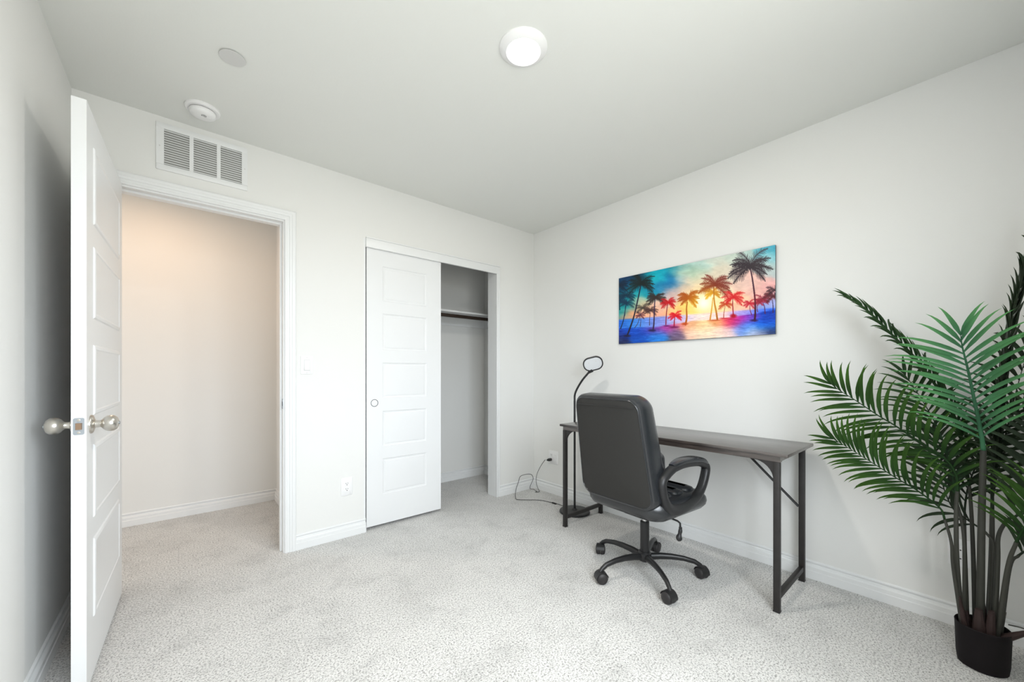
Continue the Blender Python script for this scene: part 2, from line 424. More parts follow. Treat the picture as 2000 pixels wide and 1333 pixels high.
tube(bm, [(-.80, .70, 1.44), (-.80, .41, 1.66)], .009, 8)
b_ = link('rod_bracket', bm, M['blackmetal'], rd); b_['label'] = 'black rod bracket'

# ------------------------------------------------------------------ wall fittings
def screw(bm, loc, n, r=.003): lathe(bm, [(r, 0), (r*.8, .0012), (0.0001, .0014)], 10, TR(loc, n))
def wallmap(plane, cx, cz):
    if plane == 'back': return (lambda u, v, d: (cx+u, -d, cz+v)), (0, -1, 0)
    return (lambda u, v, d: (-d, cx-u, cz+v)), (-1, 0, 0)       # right wall: u grows toward the camera (-y)
def plate(f, w, h, parent, name='cover_plate'):
    bm = B(); o = rrect(w, h, .006, 4); o2 = rrect(w-.006, h-.006, .005, 4)
    loft(bm, [[f(u, v, 0) for u, v in o], [f(u, v, .004) for u, v in o], [f(u, v, .0062) for u, v in o2]])
    return link(name, bm, M['plastic'], parent)
def receptacle(f, n, parent, u0=0):
    bm = B(); prism(bm, rrect(.034, .068, .003, 3), .005, .0075, lambda u, v, d: f(u+u0, v, d))
    r = link('receptacle', bm, M['plastic'], parent)
    for s in (-1, 1):
        c = s*.0185; bm = B()
        for du, hh in ((-.0063, .0075), (.0063, .0060)):
            prism(bm, [(-.0013, -hh/2), (.0013, -hh/2), (.0013, hh/2), (-.0013, hh/2)], .0072, .0079, lambda u, v, d: f(u+u0+du, v+c+.004, d))
        prism(bm, rrect(.0056, .0056, .0025, 4), .0072, .0079, lambda u, v, d: f(u+u0, v+c-.0065, d))
        link('socket', bm, M['slot'], r)
# switch
sw = thing('light_switch', 'white rocker light switch plate beside the bedroom doorway', 'light switch')
f, n = wallmap('back', -1.985, 1.154); plate(f, .071, .116, sw)
bm = B(); prism(bm, rrect(.035, .069, .003, 3), .0058, .0075, f); fr = link('switch_frame', bm, M['plasticgrey'], sw)
bm = B(); prism(bm, [(0, 0), (.009, 0), (.004, .062), (0, .062)], -.0145, .0145, lambda u, v, d: (-1.985+d, -.0066-u*.6, 1.123+v)); link('rocker', bm, M['plastic'], sw)
for v_ in (.048, -.048):
    bm = B(); screw(bm, f(0, v_, .0062), n); link('screw', bm, M['plasticgrey'], sw)
# outlets
o1 = thing('wall_outlet', 'white duplex outlet low on the wall left of the closet door', 'electrical outlet')
f, n = wallmap('back', -1.741, .338); plate(f, .075, .120, o1); receptacle(f, n, o1)
o2 = thing('wall_outlet', 'white double-width outlet plate in the corner with the black plug in it', 'electrical outlet')
f, n = wallmap('right', -.262, .332); plate(f, .118, .120, o2); receptacle(f, n, o2, -.023)
for v in (-.022, .0, .022):
    bm = B(); prism(bm, rrect(.026, .016, .002, 2), .0055, .0080, lambda u, w, d: f(u+.025, w+v, d)); link('data_jack', bm, M['plastic'], o2)
o3 = thing('wall_outlet', 'white duplex outlet on the wall behind the palm stems', 'electrical outlet')
f, n = wallmap('right', -2.695, .322); plate(f, .075, .120, o3); receptacle(f, n, o3)

# return-air grille
vg = thing('air_vent', 'white louvred return-air grille above the bedroom doorway', 'air vent')
vx0, vx1, vz0, vz1 = -2.690, -2.298, 2.162, 2.408
bays = [(-2.659, -2.557), (-2.540, -2.440), (-2.423, -2.325)]; bz0, bz1 = 2.192, 2.378
bm = B()
box(bm, (vx0, -.007, vz0), (vx1, 0, bz0), .0015); box(bm, (vx0, -.007, bz1), (vx1, 0, vz1), .0015)
xs = [vx0]+[x for b in bays for x in b]+[vx1]
for i in range(0, 8, 2): box(bm, (xs[i], -.007, bz0), (xs[i+1], 0, bz1))
link('grille_frame', bm, M['trim'], vg)
bm = B(); box(bm, (-2.662, -.0012, bz0-.002), (-2.322, -.0004, bz1+.002)); link('grille_shade_sheet', bm, mat('duct_shadow_grey', (.30, .30, .28, 1), .8), vg)  # grey sheet painted as the shade in the gaps behind the louvers
for a, b in bays:
    bm = B(); nl = 15
    for k in range(nl):
        z = bz0+(bz1-bz0)*(k+.5)/nl
        prism(bm, [(-.0012, .0044), (-.0072, -.0036), (-.0072, -.0046), (-.0012, .0034)], a, b, lambda u, v, d: (d, u, z+v))
    link('louvers', bm, M['trim'], vg, 20)
for x_ in (vx0+.014, vx1-.013):
    bm = B(); screw(bm, (x_, -.007, 2.285), (0, -1, 0)); link('screw', bm, M['plasticgrey'], vg)

# smoke detector
sd = thing('smoke_detector', 'white round smoke detector on the ceiling near the air vent', 'smoke detector', (-2.508, -.212, H))
bm = B(); lathe(bm, [(.0, 0), (.072, 0), (.072, -.008), (.068, -.012), (.056, -.013), (0, -.013)], 40, caps=False); link('base_plate', bm, M['plastic'], sd)
bm = B(); lathe(bm, [(.050, -.012), (.050, -.018)], 40); link('gap_ring', bm, M['slot'], sd)
bm = B(); lathe(bm, [(.054, -.0155), (.055, -.022), (.053, -.030), (.046, -.037), (.030, -.041), (.0, -.042)], 40, caps=False); hd = link('sensor_head', bm, M['plastic'], sd)
bm = B()
for i in range(-2, 3):
    for j in range(-2, 3):
        if i*i+j*j < 6: lathe(bm, [(.0016, 0), (.0016, -.0012)], 8, Matrix.Translation((.004+i*.0045, -.016+j*.0045, -.0405)))
link('sounder_holes', bm, M['slot'], hd)
bm = B(); prism(bm, rrect(.018, .010, .003, 3), -.0400, -.0425, lambda u, v, d: (.026+u, -.006+v, d)); link('test_button', bm, M['plastic'], hd)
# sprinkler cover
sc_ = thing('sprinkler_cover', 'flat grey round sprinkler cover on the ceiling', 'sprinkler cover', (-2.425, -.706, H))
bm = B(); lathe(bm, [(.030, 0), (.030, -.004)], 32); link('cup', bm, M['slot'], sc_)
bm = B(); lathe(bm, [(.046, -.0035), (.0465, -.0045), (.046, -.0055), (.0, -.0058)], 40, caps=True); link('cover_disc', bm, M['plasticgrey'], sc_)
# ceiling light
cl = thing('ceiling_light', 'lit round white ceiling light', 'ceiling light', (-1.521, -1.537, H))
bm = B(); lathe(bm, [(.098, 0), (.098, -.004), (.092, -.010), (.078, -.018), (.070, -.021), (.068, -.019), (.066, -.010)], 48, caps=False); link('trim_ring', bm, M['plastic'], cl)
bm = B(); lathe(bm, [(.067, -.014), (.060, -.0185), (.035, -.021), (.0, -.0215)], 48, caps=False); link('lens', bm, M['lens'], cl)
li = bpy.data.lights.new('ceiling_light_glow', 'AREA'); li.shape = 'DISK'; li.size = .12; li.energy = 13; li.color = (1, .95, .88)
lo = bpy.data.objects.new('ceiling_light_glow', li); C.objects.link(lo); lo.location = (-1.521, -1.537, H-.03)

# hall lamp fixture (out of view, gives the warm light)
hl = thing('ceiling_light', 'warm ceiling light of the hall', 'ceiling light', (-2.75, .60, H))
bm = B(); lathe(bm, [(.10, 0), (.10, -.006), (.085, -.018), (.08, -.012)], 40, caps=False); link('trim_ring', bm, M['plastic'], hl)

# ------------------------------------------------------------------ palm picture on the right wall
def painting():
    """colours painted on a dense grid, in a flat 'sheet' space X 0..2000, Y 0..1333 mapped to the panel"""
    NU, NV = 640, 316
    # corners of the panel in sheet space
    src = np.array([[188, 462], [1870, 128], [1850, 1092], [172, 1172]], float)
    dst = np.array([[0, 0], [1, 0], [1, 1], [0, 1]], float)
    A = []; bb = []
    for (u, v), (x, y) in zip(dst, src):
        A.append([u, v, 1, 0, 0, 0, -u*x, -v*x]); bb.append(x)
        A.append([0, 0, 0, u, v, 1, -u*y, -v*y]); bb.append(y)
    h = np.linalg.solve(np.array(A), np.array(bb))
    u, v = np.meshgrid(np.linspace(0, 1, NU), np.linspace(0, 1, NV), indexing='ij')
    w = h[6]*u+h[7]*v+1
    X = (h[0]*u+h[1]*v+h[2])/w; Y = (h[3]*u+h[4]*v+h[5])/w
    X = X.ravel(); Y = Y.ravel()
    rng = np.random.RandomState(3)
    def vnoise(x, y, s):
        gx = x/s; gy = y/s; ix = np.floor(gx).astype(int); iy = np.floor(gy).astype(int); fx = gx-ix; fy = gy-iy
        fx = fx*fx*(3-2*fx); fy = fy*fy*(3-2*fy)
        tb = rng.rand(64, 64)
        g = lambda a, b: tb[a % 64, b % 64]
        return (g(ix, iy)*(1-fx)+g(ix+1, iy)*fx)*(1-fy)+(g(ix, iy+1)*(1-fx)+g(ix+1, iy+1)*fx)*fy
    nz = lambda s, asp=1: .5*vnoise(X, Y*asp, s)+.3*vnoise(X+31, Y*asp+17, s/2)+.2*vnoise(X+7, Y*asp+3, s/4)
    def rbf(anch, sig, jx, jy):
        num = np.zeros((X.size, 3)); den = np.zeros(X.size)+1e-9
        for x, y, c in anch:
            wg = np.exp(-(((X+jx-x)**2+((Y+jy-y)*1.25)**2)/(2*sig**2)))+1e-12
            num += wg[:, None]*np.array(c, float); den += wg
        return num/den[:, None]
    jx = (nz(140, 2)-.5)*200; jy = (nz(120, 2)-.5)*120
    sky = rbf([(200,500,(20,60,95)),(230,560,(15,80,110)),(300,620,(10,150,165)),(430,430,(20,60,80)),(560,450,(10,170,185)),(620,490,(60,205,200)),(640,400,(25,165,190)),(760,380,(60,150,165)),
               (500,620,(15,150,170)),(640,560,(30,120,165)),(700,530,(20,105,170)),(780,500,(25,120,175)),(600,590,(60,150,185)),(230,700,(10,120,135)),(240,790,(20,150,160)),(200,820,(40,165,170)),
               (850,330,(150,185,185)),(900,400,(185,215,200)),(1000,420,(180,205,190)),(880,480,(215,210,205)),(1050,330,(190,215,210)),(1200,280,(215,220,210)),(1400,250,(205,215,205)),(1550,210,(190,210,205)),
               (1100,480,(225,215,205)),(1300,380,(228,220,205)),(1350,450,(225,215,205)),(1750,180,(70,165,185)),(1840,160,(50,160,185)),(1780,230,(160,210,215)),(1840,280,(140,195,205)),(1800,340,(205,215,210)),(1850,400,(190,200,200)),
               (900,600,(235,210,200)),(750,620,(225,195,195)),(700,680,(215,190,190)),(1000,600,(240,220,200)),(1500,560,(235,205,195)),(1650,560,(235,200,190)),(1750,600,(235,190,185)),
               (250,870,(245,165,130)),(330,860,(250,190,150)),(450,850,(250,190,160)),(600,850,(250,190,165)),(620,760,(235,200,180)),(380,720,(200,205,180)),(450,760,(215,205,175)),
               (800,850,(250,200,150)),(900,820,(252,215,130)),(1000,830,(252,225,120)),(1100,830,(253,228,150)),(1050,700,(253,235,170)),(1250,700,(250,240,205)),(1300,660,(250,245,225)),(1200,850,(252,225,190)),
               (1500,830,(248,205,185)),(1480,700,(248,205,180)),(1700,650,(235,190,180)),(1780,620,(225,175,175)),(1800,790,(150,170,225)),(1850,780,(190,190,230))], 62, jx*.6, jy*.6)
    nzc = nz(70, 2.2)
    sky += ((nzc-.5)*34)[:, None]
    sun = np.exp(-(((X-1090)**2+(Y-745)**2)/(2*75**2)))[:, None]
    halo = np.exp(-(((X-1090)**2+(Y-745)**2)/(2*190**2)))[:, None]
    sky = sky*(1-.45*halo)+np.array([255, 232, 150])*.45*halo
    sky = sky*(1-sun)+np.array([255, 255, 240])*sun
    # sea band + land + reflecting water
    hor = 908-(X-175)*.058
    sea = rbf([(200,950,(40,90,190)),(300,960,(40,130,215)),(330,990,(120,180,235)),(450,960,(120,150,225)),(600,960,(150,160,225)),(850,930,(215,200,235)),(1050,900,(255,235,225)),(1250,880,(255,220,215)),(1500,850,(190,175,235)),(1700,830,(110,140,235)),(1840,830,(60,120,225))], 90, 0, 0)
    st = (nz(40, 9)-.5)*70; sea += st[:, None]
    m = 1/(1+np.exp(-(Y-hor)/4.0)); col = sky*(1-m[:, None])+sea*m[:, None]
    land_y = np.interp(X, [170, 260, 420, 560, 700, 860, 960, 1150, 1250, 1400, 1500, 1650, 1720, 1860], [1010, 1000, 996, 1000, 975, 955, 935, 930, 925, 900, 885, 870, 850, 832])
    water = rbf([(200,1060,(30,70,165)),(200,1130,(40,50,90)),(300,1040,(20,90,190)),(400,1100,(10,90,180)),(450,1030,(60,90,190)),(550,1010,(110,60,150)),(640,1010,(170,80,170)),(620,1080,(60,150,220)),(560,1110,(50,130,210)),
                 (700,1000,(200,90,170)),(780,1060,(120,105,150)),(780,1110,(110,95,110)),(820,980,(230,140,150)),(900,990,(245,190,150)),(950,960,(240,190,150)),(950,1060,(250,215,195)),(1080,1000,(250,215,165)),(1100,1040,(253,240,215)),
                 (1100,1100,(250,225,205)),(1250,950,(245,180,130)),(1250,1060,(252,225,210)),(1350,950,(225,80,110)),(1400,930,(200,50,110)),(1350,1050,(240,215,215)),(1450,930,(190,60,160)),(1500,920,(170,70,190)),(1600,910,(110,80,190)),
                 (1480,1010,(130,160,225)),(1560,1000,(70,140,225)),(1600,1060,(190,200,225)),(1700,1000,(20,110,215)),(1750,920,(20,80,180)),(1830,900,(20,70,170)),(1830,1000,(20,110,210)),(1800,1075,(70,80,120)),(1850,1080,(40,60,100)),(1700,1075,(170,170,190))], 52, jx*.3, 0)
    st = (nz(60, 7)-.5)*60+(nz(24, 5)-.5)*26; water += st[:, None]
    m = 1/(1+np.exp(-(Y-land_y)/3.5)); col = col*(1-m[:, None])+water*m[:, None]
    # palms
    def seg_mask(P, wd, soft=2.2):
        out = []
        for (x0, y0), (x1, y1), w0, w1 in zip(P[:-1], P[1:], wd[:-1], wd[1:]):
            r = max(w0, w1)+8
            idx = np.where((X > min(x0, x1)-r) & (X < max(x0, x1)+r) & (Y > min(y0, y1)-r) & (Y < max(y0, y1)+r))[0]
            if not len(idx): continue
            dx, dy = x1-x0, y1-y0; L2 = dx*dx+dy*dy+1e-6
            t = np.clip(((X[idx]-x0)*dx+(Y[idx]-y0)*dy)/L2, 0, 1)
            d = np.hypot(X[idx]-x0-t*dx, Y[idx]-y0-t*dy)-(w0+(w1-w0)*t)
            out.append((idx, np.clip(.5-d/soft, 0, 1)))
        return out
    def paint(segs, cfun, op=1):
        for idx, a in segs:
            c = cfun(X[idx], Y[idx]); a = (a*op)[:, None]; col[idx] = col[idx]*(1-a)+c*a
    rnd = random.Random(5)
    def const(c): return lambda x, y: np.array(c, float)[None, :]+np.zeros((len(x), 1))
    def glow(c1, c2, x0=1090, y0=745, r=150):
        def f(x, y):
            k = np.exp(-((x-x0)**2+(y-y0)**2)/(2*r*r))[:, None]; return np.array(c1, float)*(1-k)+np.array(c2, float)*k
        return f
    def frond(cx, cy, ang, L, droop, cf, wd):
        pts = []; x, y, a = cx, cy, ang; n = 9
        for i in range(n+1):
            pts.append((x, y)); st_ = L/n; x += math.cos(a)*st_; y += math.sin(a)*st_
            # bend toward the ground
            da = (PI/2-a+PI) % (2*PI)-PI; a += da*droop/n
        paint(seg_mask(pts, [wd*.25]*(n+1)), cf)
        for i in range(1, n+1):
            (x0, y0), (x1, y1) = pts[i-1], pts[i]; ta = math.atan2(y1-y0, x1-x0)
            fl = L*.245*math.sin(PI*min(1, .16+i/n*.80))**.8*(.6+.7*rnd.random())
            for s in (-1, 1):
                for q in (0, .5):
                    px, py = x0+(x1-x0)*q, y0+(y1-y0)*q
                    aa = ta+s*(.75+.15*rnd.random()); ex, ey = px+math.cos(aa)*fl, py+math.sin(aa)*fl+fl*.18
                    paint(seg_mask([(px, py), (ex, ey)], [wd*.30, wd*.08], 2.8), cf, .92)
    def palm(trunk, w, crown, R, cf, tf, n=9, lean=0, droop=.9, squash=.8):
        P = [(p.x, p.y) for p in spline([(a, b, 0) for a, b in trunk], 6)]
        k = len(P); paint(seg_mask(P, [w*(.62+.5*abs(1-i/(k-1))) for i in range(k)]), tf)
        for i in range(n):
            a = -PI*1.22+(PI*1.44)*(i+.2+.6*rnd.random())/n+lean
            frond(crown[0], crown[1], a, R*(.80+.35*rnd.random()), droop*(.45+.5*rnd.random()), cf, w*.8+R*.022)
    D = (42, 32, 40); DT = (35, 45, 60); RD = (185, 30, 40); OR = (190, 105, 45)
    # far small palms first
    palm([(405,985),(412,930),(410,880)], 3, (408,865), 55, const((90,45,60)), const((80,60,90)), 6)
    palm([(345,1000),(385,940),(425,800),(440,790)], 3, (440,790), 95, const((60,55,50)), const((70,60,80)), 7)
    palm([(505,975),(508,900),(520,820)], 3.5, (520,815), 90, const((75,50,50)), const((85,65,85)), 8)
    palm([(240,870),(245,850),(250,760)], 3, (262,735), 95, const((25,55,75)), const((30,60,80)), 7)
    palm([(195,1005),(225,920),(250,800),(268,690)], 5, (255,650), 125, const((18,55,75)), const((30,50,80)), 9)
    palm([(185,700),(185,640)], 5, (190,540), 120, const((22,42,62)), const((22,42,62)), 8)
    palm([(190,800),(188,720)], 5, (185,700), 110, const((18,60,85)), const((22,42,62)), 7)
    palm([(260,1090),(300,990),(345,860),(385,700),(415,570),(425,520)], 8, (425,525), 165, glow((28,38,38),(20,60,70),300,700,100), const((38,36,58)), 11, droop=.8)
    palm([(540,1035),(552,960),(558,860),(565,740),(572,690)], 7, (575,680), 120, const((60,50,48)), const((62,42,75)), 10)
    palm([(680,970),(688,860),(700,770),(705,745)], 5, (715,735), 105, const(RD), const((140,35,65)), 9)
    palm([(768,995),(772,930),(780,890)], 6, (785,880), 85, const((205,28,45)), const((165,30,60)), 8)
    palm([(890,975),(905,900),(905,800),(915,730)], 9, (930,690), 135, glow((165,85,30),(215,160,45),1050,760,90), glow((170,95,40),(200,140,50)), 11, lean=.1)
    palm([(1155,925),(1168,850),(1180,770),(1190,690)], 7, (1190,640), 100, glow((170,100,40),(235,190,60)), glow((190,120,60),(235,190,80)), 8)
    palm([(1232,925),(1222,840),(1205,740),(1200,620),(1205,570)], 9, (1215,555), 185, glow((120,50,45),(205,140,50),1090,745,130), glow((150,80,40),(225,175,70)), 11, lean=.15)
    palm([(1300,905),(1305,850),(1320,780)], 4, (1322,765), 85, const((190,85,50)), const((170,80,60)), 8)
    palm([(1405,895),(1402,830),(1400,740),(1405,700)], 6, (1410,690), 130, const((200,45,50)), const((165,40,60)), 10)
    palm([(1600,880),(1585,830),(1580,780)], 4, (1580,760), 75, const((185,40,60)), const((120,40,80)), 8)
    palm([(1665,850),(1660,800),(1670,760)], 4, (1680,745), 75, const((160,40,65)), const((110,40,80)), 7)
    palm([(1745,870),(1740,800),(1728,760)], 5, (1725,720), 95, const((140,40,60)), const((90,40,90)), 9)
    palm([(1830,860),(1832,800),(1825,720)], 5, (1835,690), 120, const((90,40,50)), const((60,40,80)), 9)
    palm([(1865,700),(1850,640)], 5, (1855,620), 100, const((60,38,48)), const((60,40,60)), 7)
    palm([(1632,945),(1640,850),(1640,720),(1625,560),(1605,420),(1590,370)], 10, (1600,360), 250, const((46,34,44)), glow((70,30,55),(110,30,50),1640,720,60), 14, droop=.85)
    for cx, cy, rx, ry, c in ((880,968,38,16,(190,90,50)),(1200,935,70,10,(205,120,80)),(1625,942,45,14,(60,35,90)),(1405,890,38,22,(170,25,50)),(530,1030,40,14,(40,35,85)),(770,1000,55,14,(120,30,90)),(690,985,40,9,(110,40,110)),(1310,915,60,8,(200,70,80)),(260,1085,40,14,(30,35,70))):
        idx = np.where((abs(X-cx) < rx*1.6) & (abs(Y-cy) < ry*1.8))[0]
        a = np.clip(1.4-np.hypot((X[idx]-cx)/rx, (Y[idx]-cy)/ry)*1.1+(nzc[idx]-.5)*.6, 0, 1)[:, None]
        col[idx] = col[idx]*(1-a)+np.array(c, float)*a
    col = np.clip(col, 0, 255)/255
    gm = col.mean(1, keepdims=True); col = np.clip(gm+(col-gm)*1.18, 0, 1)**1.12
    lin = np.where(col <= .04045, col/12.92, ((col+.055)/1.055)**2.4)
    return NU, NV, lin
wa = thing('wall_picture', 'wide frameless picture of palm trees at sunset above the desk', 'picture')
PY0, PY1, PZ0, PZ1 = -.970, -2.006, 1.326, 1.834
bm = B(); box(bm, (-.018, PY1, PZ0), (-.001, PY0, PZ1), .001); link('panel', bm, mat('panel_edge', (.055, .075, .09, 1), .4), wa)
NU, NV, lin = painting()
me = bpy.data.meshes.new('printed_face')
uu, vv = np.meshgrid(np.linspace(0, 1, NU), np.linspace(0, 1, NV), indexing='ij')
co = np.stack([np.full(uu.size, -.0188), (PY0+.0008+(PY1-PY0-.0016)*uu).ravel(), (PZ1-.0008-(PZ1-PZ0-.0016)*vv).ravel()], 1)
ii, jj = np.meshgrid(np.arange(NU-1), np.arange(NV-1), indexing='ij'); k0 = (ii*NV+jj).ravel()
quads = np.stack([k0, k0+1, k0+NV+1, k0+NV], 1).astype(np.int32)
me.vertices.add(NU*NV); me.vertices.foreach_set('co', co.ravel().astype(np.float32))
me.loops.add(quads.size); me.loops.foreach_set('vertex_index', quads.ravel())
me.polygons.add(len(quads)); me.polygons.foreach_set('loop_start', np.arange(0, quads.size, 4, dtype=np.int32))
me.update(calc_edges=True)
ca = me.color_attributes.new('paint', 'FLOAT_COLOR', 'POINT')
ca.data.foreach_set('color', np.concatenate([lin, np.ones((len(lin), 1))], 1).astype(np.float32).ravel())
pm = mat('printed_picture', (1, 1, 1, 1), .35, spec=.3)
at = pm.node_tree.nodes.new('ShaderNodeAttribute'); at.attribute_name = 'paint'
pm.node_tree.links.new(at.outputs['Color'], pm.node_tree.nodes['Principled BSDF'].inputs['Base Color'])
me.materials.append(pm); po = bpy.data.objects.new('printed_face', me); C.objects.link(po); po.parent = wa

# ------------------------------------------------------------------ desk
dk = thing('desk', 'narrow dark wood desk with a black metal frame against the right wall', 'desk')
dx0, dx1, dy0, dy1, dz = -.505, -.058, -2.190, -.800, .735
bm = B(); box(bm, (dx0, dy0, dz-.016), (dx1, dy1, dz), .0025); link('desktop', bm, M['wood'], dk)
bm = B()
box(bm, (dx0+.004, dy0+.03, dz-.040), (dx0+.029, dy1-.03, dz-.0165)); box(bm, (dx1-.029, dy0+.03, dz-.040), (dx1-.004, dy1-.03, dz-.0165))
for y in (dy0+.035, dy1-.06): box(bm, (dx0+.029, y, dz-.040), (dx1-.029, y+.025, dz-.0165))
ap = link('apron', bm, M['wood'], dk)
LEG = .026; ly = (dy0+.033, dy1-.053)
for y in ly:
    for x in (dx0+.004, dx1-.030):
        bm = B(); box(bm, (x, y, 0.004), (x+LEG, y+LEG, dz-.0405), .0025); lg = link('leg', bm, M['deskmetal'], dk)
        bm = B(); box(bm, (x-.001, y-.001, 0), (x+LEG+.001, y+LEG+.001, .006), .001); link('foot', bm, M['blackplastic'], lg)
    bm = B(); box(bm, (dx0+.030, y+.003, .055), (dx1-.030, y+LEG-.003, .081), .002); link('stretcher', bm, M['deskmetal'], dk)
for y, s in ((ly[0], 1), (ly[1], -1)):        # curved corner gussets under the front rail
    bm = B(); y0 = y+LEG if s > 0 else y
    out = [(0, 0), (.095, 0)]+[(.095-.095*math.sin(t)*.97, -.098+.098*math.cos(t)*.97-.0) for t in [i*PI/2/8 for i in range(1, 9)]]
    out = [(0, -.0415), (.085, -.0415)]+[(.085*(1-math.sin(t)), -.0415-.085*(1-math.cos(t))) for t in [i*PI/2/8 for i in range(1, 9)]]
    prism(bm, out, dx0+.008, dx0+.024, lambda u, v, d: (d, y0+s*u, dz+v)); link('gusset', bm, M['deskmetal'], dk)
bm = B(); tube(bm, [(dx1-.020, ly[0]+LEG+.001, .392), (dx1-.020, -1.822, .694)], .0065, 10); link('brace', bm, M['blackmetal'], dk)
bm = B(); tube(bm, [(dx1-.020, ly[1]-.001, .392), (dx1-.020, -1.17, .694)], .0065, 10); link('brace', bm, M['blackmetal'], dk)

# ------------------------------------------------------------------ floor lamp
LX, LY = -.222, -.700
fl = thing('floor_lamp', 'slim black gooseneck floor lamp standing beside the desk', 'floor lamp', (LX, LY, 0))
bm = B(); lathe(bm, [(.0, .003), (.118, .003), (.120, .010), (.116, .018), (.060, .022), (.022, .024), (.016, .034), (.0, .034)], 48, caps=False); link('base', bm, M['blackmetal'], fl)
bm = B(); tube(bm, [(0, 0, .03), (0, 0, .885)], .0085, 14); link('pole', bm, M['blackmetal'], fl)
bm = B(); lathe(bm, [(.0145, .655), (.0155, .665), (.0145, .690), (.0095, .695)], 16); link('pole_joint', bm, M['blackmetal'], fl)
bm = B(); g = spline([(0, 0, .88), (0, -.002, .93), (0, -.026, .980), (0, -.078, 1.048), (0, -.130, 1.098), (0, -.150, 1.118)], 8)
tube(bm, g, .0078, 12); link('gooseneck', bm, M['blackplastic'], fl)
# head faces the room, rolled a little
hn = Vector((-.74, -.62, -.42)).normalized(); hx = Vector((.60, -.80, .0)); hx = (hx-hn*hx.dot(hn)).normalized()
up_ = hn.cross(hx); ca_, sa_ = math.cos(math.radians(14)), math.sin(math.radians(14))
if up_.z < 0: up_ = -up_
hx2 = hx*ca_+up_*sa_; hy2 = up_*ca_-hx*sa_
hc = Vector((0, -.180, 1.174))
f = lambda u, v, d: hc+hx2*u+hy2*v+hn*d
o_ = lambda k: rrect(.150-k, .112-k, .052-k/2, 8)
bm = B(); loft(bm, [[f(u, v, d) for u, v in o_(k)] for k, d in ((.030, -.012), (.004, -.010), (0, -.004), (0, .006), (.006, .009), (.014, .009), (.016, .004))]); hd = link('lamp_head', bm, M['blackplastic'], fl)
bm = B(); loft(bm, [[f(u, v, d) for u, v in o_(k)] for k, d in ((.016, .0045), (.022, .0075), (.060, .0085))]); link('diffuser', bm, M['diffuser'], hd)
for u_, v_ in ((-.030, .016), (.026, .016)):
    bm = B(); lathe(bm, [(.005, 0), (.005, .001)], 12, TR(f(u_, v_, .0084), hn)); link('led_spot', bm, M['plasticgrey'], hd)
bm = B(); tube(bm, [(0, -.138, 1.106), tuple(f(-.018, -.050, -.002))], [.009, .016], 12); link('neck_joint', bm, M['blackplastic'], fl)
# cord (local coordinates of the lamp)
def L(p): return (p[0]-LX, p[1]-LY, p[2])
cp = [(-.20, -.60, .012), (-.193, -.545, .006), (-.192, -.492, .006), (-.207, -.42, .006), (-.24, -.32, .006), (-.33, -.235, .006), (-.372, -.20, .008), (-.372, -.165, .006), (-.345, -.125, .03),
      (-.27, -.055, .06), (-.225, -.034, .105), (-.21, -.033, .140), (-.175, -.033, .152), (-.10, -.033, .150), (-.062, -.038, .135), (-.050, -.042, .095), (-.085, -.045, .045), (-.10, -.055, .018), (-.075, -.075, .010),
      (-.085, -.130, .006), (-.110, -.135, .006), (-.072, -.150, .006), (-.050, -.110, .020), (-.042, -.078, .060), (-.036, -.070, .110), (-.036, -.088, .165), (-.040, -.135, .235), (-.044, -.185, .292), (-.050, -.205, .306)]
bm = B(); tube(bm, spline([L(p) for p in cp], 6), .0024, 6); cdo = link('power_cord', bm, M['blackplastic'], fl); cdo['label'] = 'thin black power cord'
bm = B(); loft(bm, [[Vector(L((-.1985+a*.0, -.455+v, .0045)))+Vector((u, t, w)) for (u, w) in rrect(.016*k, .012*k, .0045*k, 3)] for a, v, t, k in ((0, -.026, 0, .5), (0, -.018, 0, 1), (0, .018, 0, 1), (0, .026, 0, .5))])
link('inline_switch', bm, M['blackplastic'], cdo)
px_, py_, pz_ = -.008, -.236, .309
bm = B(); loft(bm, [[Vector(L((px_-d, py_+u, pz_+w))) for (u, w) in rrect(.030*k, .024*k, .009*k, 4)] for d, k in ((.0005, .86), (.004, 1), (.030, 1), (.040, .8), (.050, .45), (.054, .3))])
link('plug', bm, M['blackplastic'], cdo)

# ------------------------------------------------------------------ office chair
CHR = math.radians(-4)
ch = thing('office_chair', 'black padded office chair on a five-star wheeled base', 'chair', (-.634, -1.556, 0), CHR)
# backrest: local frame, forward = +x
lean = math.radians(9.5); bx, bz = -.262, .435
def bk(u, v, d):      # u across (+y), v up from the bottom, d forward through the thickness
    curve = .020*(u/.24)**2
    if d > .03: d = .03+(d-.03)*(1.12+.75*max(0, 1-abs(v-.19)/.36))
    x = bx+d*math.cos(lean)-v*math.sin(lean)+curve; z = bz+v*math.cos(lean)+d*math.sin(lean)*.6
    return (x, u, z)
BH = .565
def bo(ins):
    w0, r = .468, .065
    pts = []
    for u, v in rrect(w0-ins*2, BH-ins*2, max(.012, r-ins*.6), 8):
        vv = v+BH/2; t = vv/BH
        k = 1-.13*max(0, (t-.25)/.75)**1.6-.03*max(0, (.12-t)/.12)**2
        pts.append((u*k, vv))
    return pts
bm = B(); loft(bm, [[bk(u, v, d) for u, v in bo(i)] for i, d in ((.016, -.0005), (.006, .004), (.001, .016), (.0, .040), (.001, .070), (.008, .088), (.016, .094))]); link('backrest', bm, M['leather'], ch)
bm = B(); loft(bm, [[bk(u, v, d) for u, v in bo(i)] for i, d in ((.022, .0), (.020, -.003), (.030, -.0045), (.10, -.006), (.19, -.007))]); bp_ = link('back_panel', bm, M['backfabric'], ch)
bm = B(); pts = [bk(u, v, -.002) for u, v in bo(.018)]; tube(bm, pts+[pts[0]], .0032, 6, caps=False); link('back_piping', bm, M['leather'], ch)
